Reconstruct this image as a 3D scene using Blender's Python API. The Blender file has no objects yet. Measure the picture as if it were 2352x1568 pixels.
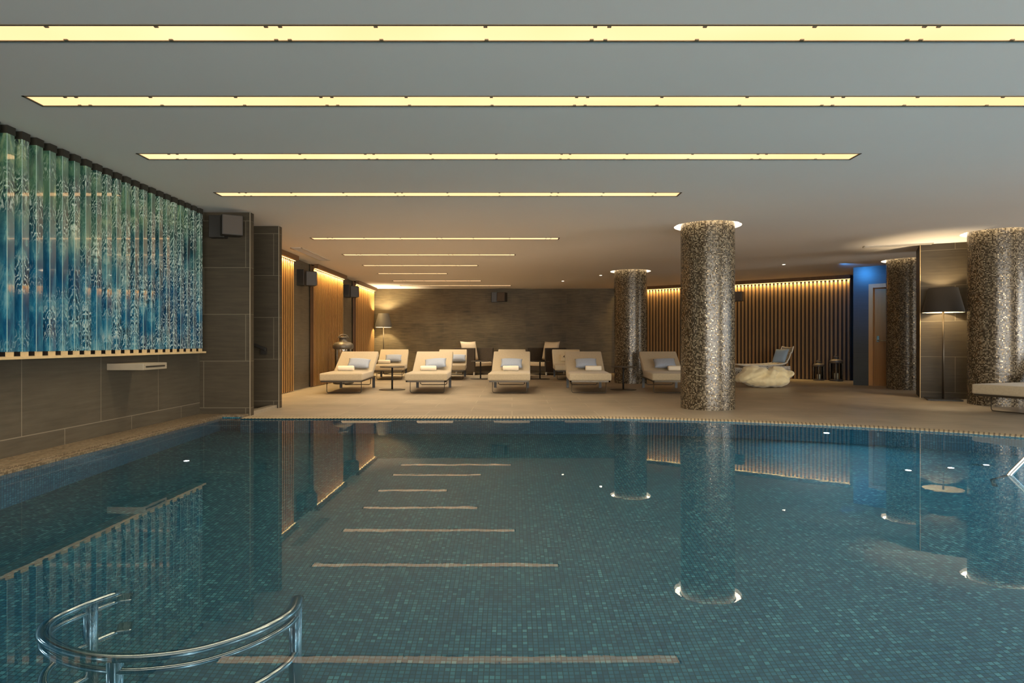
import bpy, bmesh, math, random
from mathutils import Vector, Matrix, geometry
random.seed(7)
PI = math.pi
S = bpy.context.scene
COL = S.collection
CEIL = 2.787
# ------------------------------------------------------------------ materials
def newmat(name):
    m = bpy.data.materials.new(name); m.use_nodes = True
    nt = m.node_tree; nt.nodes.clear()
    return m, nt
def N(nt, t, **kw):
    n = nt.nodes.new(t)
    for k, v in kw.items():
        if k.startswith('i_'):
            n.inputs[k[2:].replace('_', ' ')].default_value = v
        else: setattr(n, k, v)
    return n
def L(nt, a, b): nt.links.new(a, b)
def out(nt, sh):
    o = nt.nodes.new('ShaderNodeOutputMaterial'); nt.links.new(sh, o.inputs['Surface']); return o
def c4(c): return (c[0], c[1], c[2], 1)
def math_(nt, op, a, b=None, clamp=False):
    n = nt.nodes.new('ShaderNodeMath'); n.operation = op; n.use_clamp = clamp
    for i, v in enumerate((a, b)):
        if v is None: continue
        if isinstance(v, (int, float)): n.inputs[i].default_value = v
        else: nt.links.new(v, n.inputs[i])
    return n.outputs[0]
def mixc(nt, f, a, b, mode='MIX'):
    n = nt.nodes.new('ShaderNodeMix'); n.data_type = 'RGBA'; n.blend_type = mode
    for i, v in ((0, f), (6, a), (7, b)):
        if isinstance(v, (int, float)): n.inputs[i].default_value = v
        elif isinstance(v, tuple): n.inputs[i].default_value = c4(v)
        else: nt.links.new(v, n.inputs[i])
    return n.outputs[2]
def ramp(nt, f, stops, interp='LINEAR'):
    n = nt.nodes.new('ShaderNodeValToRGB'); cr = n.color_ramp; cr.interpolation = interp
    while len(cr.elements) < len(stops): cr.elements.new(0.5)
    for e, (p, c) in zip(cr.elements, stops):
        e.position = p; e.color = c4(c) if len(c) == 3 else c
    nt.links.new(f, n.inputs[0]); return n.outputs[0]
def plain(name, col, rough=.5, metal=0, spec=.5, noise=0, nscale=8, bump=0, stretch=(1, 1, 1), sheen=0):
    m, nt = newmat(name)
    b = N(nt, 'ShaderNodeBsdfPrincipled', i_Roughness=rough, i_Metallic=metal)
    b.inputs['Base Color'].default_value = c4(col); b.inputs['Specular IOR Level'].default_value = spec
    if sheen: b.inputs['Sheen Weight'].default_value = sheen
    if noise or bump:
        tc = N(nt, 'ShaderNodeTexCoord'); mp = N(nt, 'ShaderNodeMapping'); mp.inputs['Scale'].default_value = stretch
        L(nt, tc.outputs['Object'], mp.inputs[0])
        nz = N(nt, 'ShaderNodeTexNoise', i_Scale=nscale, i_Detail=4.0); L(nt, mp.outputs[0], nz.inputs[0])
        if noise:
            c = ramp(nt, nz.outputs[0], [(.3, tuple(x * (1 - noise) for x in col)), (.7, tuple(min(1, x * (1 + noise)) for x in col))])
            L(nt, c, b.inputs['Base Color'])
        if bump:
            bp = N(nt, 'ShaderNodeBump', i_Strength=bump, i_Distance=.02); L(nt, nz.outputs[0], bp.inputs['Height']); L(nt, bp.outputs[0], b.inputs['Normal'])
    out(nt, b.outputs[0]); return m
def emit(name, col, s):
    m, nt = newmat(name); e = N(nt, 'ShaderNodeEmission', i_Strength=s); e.inputs[0].default_value = c4(col); out(nt, e.outputs[0]); return m
def uvnode(nt):
    return N(nt, 'ShaderNodeUVMap').outputs[0]
def stone(name, col, grout, bw, rh, rough=.45, zoff=0, uoff=0, offset=.5, mortar=.004, streak=.25, spec=.5):
    m, nt = newmat(name)
    mp = N(nt, 'ShaderNodeMapping'); mp.inputs['Location'].default_value = (uoff, zoff, 0); L(nt, uvnode(nt), mp.inputs[0])
    br = N(nt, 'ShaderNodeTexBrick', offset=offset, offset_frequency=2, squash=1)
    for k, v in (('Scale', 1), ('Mortar Size', mortar), ('Mortar Smooth', 0), ('Bias', 0), ('Brick Width', bw), ('Row Height', rh)): br.inputs[k].default_value = v
    br.inputs['Color1'].default_value = (0, 0, 0, 1); br.inputs['Color2'].default_value = (1, 1, 1, 1); br.inputs['Mortar'].default_value = (.5, .5, .5, 1)
    L(nt, mp.outputs[0], br.inputs[0])
    m2 = N(nt, 'ShaderNodeMapping'); m2.inputs['Scale'].default_value = (1.2, 14, 1); L(nt, mp.outputs[0], m2.inputs[0])
    n1 = N(nt, 'ShaderNodeTexNoise', i_Scale=2.0, i_Detail=6.0, i_Roughness=.6); L(nt, m2.outputs[0], n1.inputs[0])
    n2 = N(nt, 'ShaderNodeTexNoise', i_Scale=1.6, i_Detail=3.0); L(nt, mp.outputs[0], n2.inputs[0])
    v = math_(nt, 'ADD', math_(nt, 'MULTIPLY', math_(nt, 'SUBTRACT', n1.outputs[0], .5), streak * 2.2),
              math_(nt, 'ADD', math_(nt, 'MULTIPLY', math_(nt, 'SUBTRACT', n2.outputs[0], .5), streak * 1.6),
                    math_(nt, 'MULTIPLY', math_(nt, 'SUBTRACT', br.outputs[0], .5), streak * .35)))
    v = math_(nt, 'ADD', v, 1)
    base = N(nt, 'ShaderNodeVectorMath', operation='SCALE'); base.inputs[0].default_value = col; L(nt, v, base.inputs['Scale'])
    c = mixc(nt, br.outputs['Fac'], base.outputs[0], tuple(grout))
    b = N(nt, 'ShaderNodeBsdfPrincipled', i_Roughness=rough); L(nt, c, b.inputs['Base Color']); b.inputs['Specular IOR Level'].default_value = spec
    bp = N(nt, 'ShaderNodeBump', i_Strength=.25, i_Distance=.004); L(nt, n1.outputs[0], bp.inputs['Height']); L(nt, bp.outputs[0], b.inputs['Normal'])
    out(nt, b.outputs[0]); return m
def mosaic(name, size, stops, groutcol, rough=.2, metal=0, tilt=.1, grout=.1, mvar=None, cluster=0, spec=.5):
    m, nt = newmat(name)
    sc = N(nt, 'ShaderNodeVectorMath', operation='SCALE'); sc.inputs['Scale'].default_value = 1 / size; L(nt, uvnode(nt), sc.inputs[0])
    fl = N(nt, 'ShaderNodeVectorMath', operation='FLOOR'); L(nt, sc.outputs[0], fl.inputs[0])
    fr = N(nt, 'ShaderNodeVectorMath', operation='FRACTION'); L(nt, sc.outputs[0], fr.inputs[0])
    wn = N(nt, 'ShaderNodeTexWhiteNoise', noise_dimensions='3D'); L(nt, fl.outputs[0], wn.inputs[0])
    val = wn.outputs['Value']
    if cluster:
        cn = N(nt, 'ShaderNodeTexNoise', i_Scale=.06, i_Detail=3.0); L(nt, fl.outputs[0], cn.inputs[0])
        val = math_(nt, 'ADD', val, math_(nt, 'MULTIPLY', math_(nt, 'SUBTRACT', cn.outputs[0], .5), cluster), clamp=True)
    c = ramp(nt, val, stops, 'CONSTANT' if len(stops) > 4 else 'LINEAR')
    sx = N(nt, 'ShaderNodeSeparateXYZ'); L(nt, fr.outputs[0], sx.inputs[0])
    g = math_(nt, 'MINIMUM', math_(nt, 'MINIMUM', sx.outputs[0], math_(nt, 'SUBTRACT', 1, sx.outputs[0])), math_(nt, 'MINIMUM', sx.outputs[1], math_(nt, 'SUBTRACT', 1, sx.outputs[1])))
    gm = math_(nt, 'LESS_THAN', g, grout)
    c = mixc(nt, gm, c, tuple(groutcol))
    b = N(nt, 'ShaderNodeBsdfPrincipled', i_Roughness=rough, i_Metallic=metal); L(nt, c, b.inputs['Base Color']); b.inputs['Specular IOR Level'].default_value = spec
    if mvar:
        w2 = N(nt, 'ShaderNodeTexWhiteNoise', noise_dimensions='4D', i_W=3.7); L(nt, fl.outputs[0], w2.inputs[0])
        L(nt, math_(nt, 'MULTIPLY', math_(nt, 'GREATER_THAN', w2.outputs[0], mvar), math_(nt, 'SUBTRACT', 1, gm)), b.inputs['Metallic'])
    if tilt:
        ge = N(nt, 'ShaderNodeNewGeometry')
        sub = N(nt, 'ShaderNodeVectorMath', operation='SUBTRACT'); sub.inputs[1].default_value = (.5, .5, .5); L(nt, wn.outputs['Color'], sub.inputs[0])
        s2 = N(nt, 'ShaderNodeVectorMath', operation='SCALE'); s2.inputs['Scale'].default_value = tilt; L(nt, sub.outputs[0], s2.inputs[0])
        ad = N(nt, 'ShaderNodeVectorMath', operation='ADD'); L(nt, ge.outputs['Normal'], ad.inputs[0]); L(nt, s2.outputs[0], ad.inputs[1])
        no = N(nt, 'ShaderNodeVectorMath', operation='NORMALIZE'); L(nt, ad.outputs[0], no.inputs[0]); L(nt, no.outputs[0], b.inputs['Normal'])
    out(nt, b.outputs[0]); return m
def woodmat(name, dark, light, rough=.4):
    m, nt = newmat(name)
    tc = N(nt, 'ShaderNodeTexCoord'); mp = N(nt, 'ShaderNodeMapping'); mp.inputs['Scale'].default_value = (26, 26, .5); L(nt, tc.outputs['Object'], mp.inputs[0])
    nz = N(nt, 'ShaderNodeTexNoise', i_Scale=3.0, i_Detail=6.0, i_Distortion=.6); L(nt, mp.outputs[0], nz.inputs[0])
    c = ramp(nt, nz.outputs[0], [(.3, dark), (.7, light)])
    b = N(nt, 'ShaderNodeBsdfPrincipled', i_Roughness=rough); L(nt, c, b.inputs['Base Color']); out(nt, b.outputs[0]); return m
def glassy(name, tint=(1, 1, 1), refl=1.45):
    m, nt = newmat(name)
    t = N(nt, 'ShaderNodeBsdfTransparent'); t.inputs[0].default_value = c4(tint)
    g = N(nt, 'ShaderNodeBsdfGlossy', i_Roughness=.02); f = N(nt, 'ShaderNodeFresnel', i_IOR=refl)
    mx = N(nt, 'ShaderNodeMixShader'); L(nt, f.outputs[0], mx.inputs[0]); L(nt, t.outputs[0], mx.inputs[1]); L(nt, g.outputs[0], mx.inputs[2]); out(nt, mx.outputs[0]); return m

M = {}
M['ceiling'] = plain('ceiling_paint', (.88, .815, .765), .8, noise=.015, nscale=.6)
M['wall'] = stone('wall_stone', (.052, .041, .026), (.14, .12, .085), 1.15, .64, .5, spec=.25, streak=.4, zoff=-.11, uoff=.2)
M['wall_low'] = stone('wall_stone_low', (.080, .066, .046), (.20, .165, .12), 1.1, .68, .5, spec=.3, streak=.35, zoff=-.18, uoff=.35)
M['wall_blue'] = stone('wall_stone_dark', (.045, .052, .058), (.06, .06, .06), 1.15, .64, .35, zoff=-.11, mortar=.002)
M['wall_warm'] = stone('wall_stone_warm', (.12, .098, .065), (.15, .125, .09), 1.15, .64, .5, zoff=-.11, spec=.25, streak=.4)
M['wall_far'] = stone('wall_stone_far', (.105, .080, .042), (.12, .095, .06), .9, .32, .5, zoff=-.05, spec=.25, streak=.7, mortar=.003)
M['floor'] = stone('floor_stone', (.31, .25, .175), (.42, .36, .26), 1.2, .6, .42, streak=.40, mortar=.005)
M['pool'] = mosaic('pool_mosaic', .027, [(0, (.012, .072, .120)), (.4, (.019, .112, .165)), (.85, (.038, .155, .20)), (1, (.085, .26, .30))], (.008, .045, .06), .35, tilt=.0, grout=.09, cluster=.5)
M['column'] = mosaic('column_mosaic', .018, [(0, (.034, .022, .011)), (.22, (.105, .078, .045)), (.42, (.055, .040, .022)), (.58, (.19, .145, .09)), (.8, (.28, .22, .14))], (.07, .055, .035), .27, tilt=.07, grout=.09, mvar=.84, spec=.45)
M['kerb'] = mosaic('kerb_mosaic', .02, [(0, (.09, .065, .035)), (.5, (.17, .125, .075)), (1, (.25, .19, .12))], (.07, .05, .03), .4, tilt=.05, grout=.08)
M['wood'] = woodmat('slat_oak', (.40, .21, .065), (.54, .30, .10))
M['wood_side_shade'] = woodmat('slat_side_shade', (.07, .032, .010), (.13, .06, .02))  # shade between the oak slats, put into the colour of their sides
M['wood_dark'] = woodmat('header_oak', (.10, .05, .02), (.16, .085, .035))
M['walnut'] = woodmat('slat_walnut', (.20, .115, .05), (.30, .18, .08))
M['backing'] = plain('backing_dark', (.035, .018, .009), .7)
M['doorwood'] = woodmat('door_oak', (.28, .13, .035), (.38, .18, .05))
M['doorframe'] = woodmat('door_frame_oak', (.42, .21, .07), (.52, .27, .10))
M['black'] = plain('black_metal', (.018, .015, .012), .45)
M['blackplastic'] = plain('speaker_case', (.035, .028, .022), .5)
M['grille'] = plain('speaker_grille', (.075, .058, .045), .75)
M['bronze'] = plain('bronze_metal', (.07, .055, .038), .4, .6)
M['chrome'] = plain('polished_steel', (.62, .66, .66), .12, 1)
M['frame_bronze'] = plain('slot_frame', (.13, .10, .055), .5)
M['mattress'] = plain('beige_outdoor_fabric', (.43, .345, .225), .9, noise=.06, nscale=40, sheen=.2)
M['mattress_pale'] = plain('cream_outdoor_fabric', (.78, .68, .48), .9, noise=.05, nscale=40, sheen=.2)
M['pillow'] = plain('blue_grey_fabric', (.33, .37, .45), .9, noise=.06, nscale=60, sheen=.2)
M['pillow_blue'] = plain('sky_blue_fabric', (.30, .40, .52), .9, noise=.06, nscale=60, sheen=.2)
M['towel'] = plain('cream_towel', (.86, .76, .60), .95, noise=.05, nscale=90, bump=.3)
M['cream'] = plain('cream_cushion', (.66, .54, .38), .9, noise=.05, nscale=30)
M['wicker'] = plain('dark_wicker', (.055, .042, .030), .6, noise=.4, nscale=60, bump=.5)
M['glass_dark'] = glassy('smoked_glass', (.75, .75, .72))
M['glass'] = glassy('clear_glass', (.93, .96, .96))
M['shade_dark'] = plain('dark_shade_fabric', (.018, .013, .009), .8)
M['shade_grey'] = plain('grey_shade_fabric', (.06, .055, .05), .7)
M['shade_in'] = plain('shade_lining', (.75, .66, .48), .8)
M['lantern'] = plain('aged_zinc', (.15, .128, .10), .42, .5, noise=.25, nscale=12)
M['candle'] = plain('wax', (.85, .78, .6), .5)
M['bulb'] = emit('lamp_bulb', (1, .80, .50), 10)
M['slot'] = None
M['led'] = emit('warm_led', (1, .70, .26), 3.0)
M['ring'] = emit('ring_led', (1, .86, .62), 9)
M['dot'] = emit('downlight_led', (1, .88, .66), 12)
M['poolled'] = emit('pool_led', (.80, .93, 1), 30)
M['vent'] = plain('vent_metal', (.55, .50, .43), .6)
M['ledge'] = plain('ledge_limestone', (.58, .42, .22), .5, noise=.1, nscale=10)
M['trimedge'] = plain('corner_trim', (.30, .25, .18), .4, .3)
M['spout'] = plain('spout_stone', (.30, .25, .18), .35, noise=.1, nscale=6)
M['cap'] = plain('dark_bronze_cap', (.028, .024, .016), .5)
# weave: white wicker with holes in colour
def weave():
    m, nt = newmat('white_weave')
    sc = N(nt, 'ShaderNodeVectorMath', operation='SCALE'); sc.inputs['Scale'].default_value = 26; L(nt, uvnode(nt), sc.inputs[0])
    vo = N(nt, 'ShaderNodeTexVoronoi', feature='DISTANCE_TO_EDGE', i_Scale=1.0); L(nt, sc.outputs[0], vo.inputs[0])
    c = mixc(nt, math_(nt, 'LESS_THAN', vo.outputs[0], .22), (.13, .11, .09), (.62, .58, .52))
    b = N(nt, 'ShaderNodeBsdfPrincipled', i_Roughness=.6); L(nt, c, b.inputs['Base Color']); out(nt, b.outputs[0]); return m
M['weave'] = weave()
M['white_tube'] = plain('white_frame', (.75, .70, .60), .5)
def slotmat():
    m, nt = newmat('slot_diffuser')
    tc = N(nt, 'ShaderNodeTexCoord'); nz = N(nt, 'ShaderNodeTexNoise', i_Scale=.8, i_Detail=2.0); L(nt, tc.outputs['Object'], nz.inputs[0])
    c = ramp(nt, nz.outputs[0], [(.3, (1, .56, .25)), (.65, (1, .63, .33))])
    e = N(nt, 'ShaderNodeEmission', i_Strength=1.22); L(nt, c, e.inputs[0]); out(nt, e.outputs[0]); return m
M['slot'] = slotmat()
def grate():
    m, nt = newmat('overflow_grate')
    sc = N(nt, 'ShaderNodeVectorMath', operation='SCALE'); sc.inputs['Scale'].default_value = 22; L(nt, uvnode(nt), sc.inputs[0])
    sx = N(nt, 'ShaderNodeSeparateXYZ'); L(nt, sc.outputs[0], sx.inputs[0])
    k = math_(nt, 'LESS_THAN', math_(nt, 'FRACT', sx.outputs[0]), .38)
    c = mixc(nt, k, (.42, .33, .20), (.12, .09, .055))
    b = N(nt, 'ShaderNodeBsdfPrincipled', i_Roughness=.5); L(nt, c, b.inputs['Base Color']); out(nt, b.outputs[0]); return m
M['grate'] = grate()
def water():
    m, nt = newmat('pool_water_surface')
    tc = N(nt, 'ShaderNodeTexCoord'); mp = N(nt, 'ShaderNodeMapping'); mp.inputs['Scale'].default_value = (1.0, 2.2, 1); L(nt, tc.outputs['Object'], mp.inputs[0])
    nz = N(nt, 'ShaderNodeTexNoise', i_Scale=5.0, i_Detail=3.0); L(nt, mp.outputs[0], nz.inputs[0])
    bp = N(nt, 'ShaderNodeBump', i_Strength=.010, i_Distance=.008); L(nt, nz.outputs[0], bp.inputs['Height'])
    r = N(nt, 'ShaderNodeBsdfRefraction', i_IOR=1.33, i_Roughness=0.0); r.inputs[0].default_value = (.93, .985, .99, 1)
    g = N(nt, 'ShaderNodeBsdfGlossy', i_Roughness=.012); f = N(nt, 'ShaderNodeFresnel', i_IOR=1.43)
    for x in (r, g, f): L(nt, bp.outputs[0], x.inputs['Normal'])
    mx = N(nt, 'ShaderNodeMixShader'); L(nt, f.outputs[0], mx.inputs[0]); L(nt, r.outputs[0], mx.inputs[1]); L(nt, g.outputs[0], mx.inputs[2]); out(nt, mx.outputs[0]); return m
M['water'] = water()
def artglass():
    m, nt = newmat('patterned_art_glass')
    tc = N(nt, 'ShaderNodeTexCoord'); oi = N(nt, 'ShaderNodeObjectInfo'); rnd = oi.outputs['Random']
    sx = N(nt, 'ShaderNodeSeparateXYZ'); L(nt, tc.outputs['Object'], sx.inputs[0])
    # distance from the front corner, mirrored on the two faces
    u = math_(nt, 'ADD', math_(nt, 'ABSOLUTE', sx.outputs[0]), math_(nt, 'ABSOLUTE', sx.outputs[1]))
    z = sx.outputs[2]
    cb = N(nt, 'ShaderNodeCombineXYZ'); L(nt, u, cb.inputs[0]); L(nt, z, cb.inputs[1]); L(nt, math_(nt, 'MULTIPLY', rnd, 37), cb.inputs[2])
    ge = N(nt, 'ShaderNodeNewGeometry')
    # clouds continue over the whole screen, mirrored per column
    mp = N(nt, 'ShaderNodeMapping'); mp.inputs['Scale'].default_value = (12, 3.4, 1); L(nt, cb.outputs[0], mp.inputs[0])
    cl = N(nt, 'ShaderNodeTexNoise', i_Scale=1.0, i_Detail=6.0, i_Roughness=.62, i_Distortion=.6); L(nt, mp.outputs[0], cl.inputs[0])
    big = N(nt, 'ShaderNodeTexNoise', i_Scale=1.1, i_Detail=3.0); L(nt, ge.outputs['Position'], big.inputs[0])
    k = math_(nt, 'ADD', math_(nt, 'MULTIPLY', cl.outputs[0], .75), math_(nt, 'MULTIPLY', big.outputs[0], .45))
    blue = ramp(nt, k, [(.40, (.003, .018, .038)), (.53, (.006, .060, .125)), (.63, (.018, .130, .195)), (.71, (.10, .25, .28)), (.80, (.40, .46, .40))])
    green = ramp(nt, k, [(.40, (.008, .022, .014)), (.53, (.025, .075, .050)), (.63, (.080, .165, .095)), (.71, (.22, .29, .15)), (.80, (.55, .55, .36))])
    top = N(nt, 'ShaderNodeMapRange', i_From_Min=1.55, i_From_Max=2.45); L(nt, math_(nt, 'ADD', z, math_(nt, 'MULTIPLY', math_(nt, 'SUBTRACT', big.outputs[0], .5), 1.2)), top.inputs[0])
    base = mixc(nt, top.outputs[0], blue, green)
    # filaments
    mp2 = N(nt, 'ShaderNodeMapping'); mp2.inputs['Scale'].default_value = (16, 5.5, 1); L(nt, cb.outputs[0], mp2.inputs[0])
    wv = N(nt, 'ShaderNodeTexWave', wave_type='BANDS', bands_direction='DIAGONAL', i_Scale=1.3, i_Distortion=16.0, i_Detail=3.0, i_Detail_Scale=1.1); L(nt, mp2.outputs[0], wv.inputs[0])
    fil = ramp(nt, wv.outputs[0], [(.82, (0, 0, 0)), (.95, (1, 1, 1))])
    drk = ramp(nt, wv.outputs[0], [(.05, (1, 1, 1)), (.40, (0, 0, 0))])
    mk = N(nt, 'ShaderNodeTexNoise', i_Scale=2.6, i_Detail=2.0)
    cb2 = N(nt, 'ShaderNodeCombineXYZ'); L(nt, math_(nt, 'MULTIPLY', z, .8), cb2.inputs[0]); L(nt, math_(nt, 'MULTIPLY', rnd, 61), cb2.inputs[1]); L(nt, cb2.outputs[0], mk.inputs[0])
    sy = N(nt, 'ShaderNodeSeparateXYZ'); L(nt, ge.outputs['Position'], sy.inputs[0])
    mask = ramp(nt, math_(nt, 'ADD', mk.outputs[0], math_(nt, 'MULTIPLY', math_(nt, 'SUBTRACT', sy.outputs[1], 6.3), .05)), [(.46, (0, 0, 0)), (.58, (1, 1, 1))])
    c = mixc(nt, math_(nt, 'MULTIPLY', math_(nt, 'MULTIPLY', drk, mask), .92), base, (.006, .018, .028))
    c = mixc(nt, math_(nt, 'MULTIPLY', math_(nt, 'MULTIPLY', fil, mask), .8), c, (.55, .60, .50))
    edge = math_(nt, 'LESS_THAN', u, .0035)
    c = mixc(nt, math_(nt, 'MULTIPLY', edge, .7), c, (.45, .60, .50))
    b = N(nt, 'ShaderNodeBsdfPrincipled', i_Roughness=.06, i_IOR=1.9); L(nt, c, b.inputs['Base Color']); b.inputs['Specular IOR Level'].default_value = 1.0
    L(nt, c, b.inputs['Emission Color']); b.inputs['Emission Strength'].default_value = .22  # glow added to the glass in its own colours to brighten the fins
    b.inputs['Coat Weight'].default_value = 1.0; b.inputs['Coat IOR'].default_value = 1.8; b.inputs['Coat Roughness'].default_value = .02
    out(nt, b.outputs[0]); return m
M['art'] = artglass()

# ------------------------------------------------------------------ mesh building
class MB:
    def __init__(s): s.bm = bmesh.new()
    def _add(s, verts, faces, T=None):
        vs = [s.bm.verts.new(T @ Vector(v) if T else Vector(v)) for v in verts]
        fs = []
        for f in faces:
            try: fs.append(s.bm.faces.new([vs[i] for i in f]))
            except ValueError: pass
        return vs, fs
    def box(s, x0, x1, y0, y1, z0, z1, T=None, bev=0, seg=2):
        v = [(x0, y0, z0), (x1, y0, z0), (x1, y1, z0), (x0, y1, z0), (x0, y0, z1), (x1, y0, z1), (x1, y1, z1), (x0, y1, z1)]
        f = [(0, 3, 2, 1), (4, 5, 6, 7), (0, 1, 5, 4), (1, 2, 6, 5), (2, 3, 7, 6), (3, 0, 4, 7)]
        vs, fs = s._add(v, f, T)
        if bev:
            es = list({e for fa in fs for e in fa.edges})
            bmesh.ops.bevel(s.bm, geom=es, offset=bev, segments=seg, profile=.6, affect='EDGES')
        return s
    def prism(s, pts, z0, z1, T=None):
        n = len(pts)
        v = [(p[0], p[1], z0) for p in pts] + [(p[0], p[1], z1) for p in pts]
        f = [tuple(range(n))[::-1], tuple(range(n, 2 * n))] + [(i, (i + 1) % n, n + (i + 1) % n, n + i) for i in range(n)]
        s._add(v, f, T); return s
    def lathe(s, prof, n=32, T=None, cap=True):
        v = []; f = []; k = len(prof)
        for i in range(n):
            a = 2 * PI * i / n
            for r, z in prof: v.append((r * math.cos(a), r * math.sin(a), z))
        for i in range(n):
            j = (i + 1) % n
            for q in range(k - 1): f.append((i * k + q, j * k + q, j * k + q + 1, i * k + q + 1))
        if cap:
            f.append(tuple(i * k for i in range(n))[::-1]); f.append(tuple(i * k + k - 1 for i in range(n)))
        vs, fs = s._add(v, f, T)
        for x in fs: x.smooth = len(x.verts) == 4
        return s
    def tube(s, pts, r, n=10, T=None, closed=False):
        P = [Vector(p) for p in pts]; m = len(P); v = []; f = []
        up = None
        for i in range(m):
            if closed: t = P[(i + 1) % m] - P[i - 1]
            else: t = P[min(i + 1, m - 1)] - P[max(i - 1, 0)]
            t.normalize()
            if up is None:
                up = Vector((0, 0, 1)) if abs(t.z) < .9 else Vector((1, 0, 0))
            a = t.cross(up).normalized(); b = a.cross(t).normalized(); up = b
            rr = r[i] if isinstance(r, (list, tuple)) else r
            for k in range(n):
                an = 2 * PI * k / n
                v.append(tuple(P[i] + a * (rr * math.cos(an)) + b * (rr * math.sin(an))))
        for i in range(m if closed else m - 1):
            j = (i + 1) % m
            for k in range(n): f.append((i * n + k, i * n + (k + 1) % n, j * n + (k + 1) % n, j * n + k))
        if not closed:
            f.append(tuple(range(n))[::-1]); f.append(tuple(range((m - 1) * n, m * n)))
        vs, fs = s._add(v, f, T)
        for x in fs: x.smooth = len(x.verts) == 4
        return s
    def pillow(s, w, h, t, T=None, nu=14, nv=10, pinch=.06):
        # w along x, h along z, thickness along y
        v = []; f = []
        def P(i, j, side):
            a = -1 + 2 * i / nu; b = -1 + 2 * j / nv
            th = t / 2 * ((1 - a ** 4) * (1 - b ** 4)) ** .5 * (1 - .15 * (a * a + b * b))
            x = a * w / 2 * (1 - pinch * (1 - b * b) * abs(a) * 1.0); z = b * h / 2 * (1 - pinch * 1.3 * (1 - a * a) * abs(b))
            return (x, side * th, z)
        for side in (1, -1):
            o = len(v)
            for j in range(nv + 1):
                for i in range(nu + 1): v.append(P(i, j, side))
            for j in range(nv):
                for i in range(nu):
                    q = (o + j * (nu + 1) + i, o + j * (nu + 1) + i + 1, o + (j + 1) * (nu + 1) + i + 1, o + (j + 1) * (nu + 1) + i)
                    f.append(q if side == -1 else q[::-1])
        vs, fs = s._add(v, f, T)
        for x in fs: x.smooth = True
        bmesh.ops.remove_doubles(s.bm, verts=s.bm.verts[:], dist=1e-5)
        return s
    def build(s, name, mat, parent=None, loc=None, uv=True, mods=None):
        me = bpy.data.meshes.new(name)
        bm = s.bm
        bm.normal_update()
        if uv:
            ul = bm.loops.layers.uv.new('UVMap')
            for f in bm.faces:
                n = f.normal
                if abs(n.z) > .75:
                    for l in f.loops: l[ul].uv = (l.vert.co.x, l.vert.co.y)
                else:
                    t = Vector((-n.y, n.x, 0)); t = t.normalized() if t.length > 1e-6 else Vector((1, 0, 0))
                    if abs(t.x) >= abs(t.y):
                        if t.x < 0: t = -t
                    elif t.y < 0: t = -t
                    for l in f.loops: l[ul].uv = (l.vert.co.dot(t), l.vert.co.z)
        bm.to_mesh(me); bm.free()
        me.materials.append(M[mat] if isinstance(mat, str) else mat)
        o = bpy.data.objects.new(name, me); COL.objects.link(o)
        if parent: o.parent = parent
        if loc: o.location = loc
        return o
def T_(loc=(0, 0, 0), rot=(0, 0, 0)):
    from mathutils import Euler
    return Matrix.Translation(loc) @ Euler(rot).to_matrix().to_4x4()
def tag(o, label, cat, group=None):
    o['label'] = label; o['category'] = cat
    if group: o['group'] = group
    return o
def empty(name, loc, rz, label, cat, group=None):
    o = bpy.data.objects.new(name, None); COL.objects.link(o); o.empty_display_size = .1
    o.location = loc; o.rotation_euler = (0, 0, rz); tag(o, label, cat, group); return o
def struct(mb, name, mat):
    o = mb.build(name, mat); o['kind'] = 'structure'; return o
def dup(root, loc, rz, label, group=None):
    r = root.copy(); COL.objects.link(r); r.location = loc; r.rotation_euler = (0, 0, rz); r['label'] = label
    if group: r['group'] = group
    for ch in list(root.children):
        c = ch.copy(); COL.objects.link(c); c.parent = r
        for g in list(ch.children):
            d = g.copy(); COL.objects.link(d); d.parent = c
    return r

# ------------------------------------------------------------------ plan
def arc(pts, n=6):
    # Catmull-Rom through open points
    o = []
    P = [Vector(p) for p in pts]
    for i in range(len(P) - 1):
        a = P[max(i - 1, 0)]; b = P[i]; c = P[i + 1]; d = P[min(i + 2, len(P) - 1)]
        for k in range(n):
            t = k / n
            o.append(tuple(.5 * ((2 * b) + (c - a) * t + (2 * a - 5 * b + 4 * c - d) * t * t + (3 * b - a - 3 * c + d) * t ** 3)))
    o.append(tuple(P[-1])); return o
EDGE = arc([(1.2, 8.63), (1.84, 8.53), (2.37, 8.39), (2.88, 8.24), (3.35, 8.07), (3.81, 7.89), (4.23, 7.69), (4.62, 7.47), (4.97, 7.24), (5.42, 6.90), (5.9, 6.45), (6.35, 5.85), (6.7, 5.1), (6.85, 4.2), (6.85, 3.0)], 4)
POOL = [(6.85, -3.6), (-3.93, -3.6), (-3.93, 8.80), (-3.59, 8.80), (-3.59, 8.63)][::-1] + []   # clockwise piece, closed below
POOL = [(-3.93, -3.6), (6.85, -3.6)] + EDGE[::-1] + [(-3.59, 8.63), (-3.59, 8.80), (-3.93, 8.80)]   # counter-clockwise
FAR = [(-4.28, -5), (13, -5), (13, 11.2), (8.1, 15.5), (9.04, 17.3), (3.5, 21.6), (-4.6, 21.6), (-4.6, 10.12), (-6.2, 10.12), (-6.2, 9.0), (-4.28, 9.0)]
def offset(poly, d):
    n = len(poly); o = []
    for i in range(n):
        a = Vector(poly[i - 1]); b = Vector(poly[i]); c = Vector(poly[(i + 1) % n])
        n1 = Vector(((b - a).y, -(b - a).x)).normalized(); n2 = Vector(((c - b).y, -(c - b).x)).normalized()
        m = (n1 + n2); m = m / max(.3, m.length_squared / 2) if m.length > 1e-6 else n1
        o.append((b.x + m.x * d, b.y + m.y * d))
    return o
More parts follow.
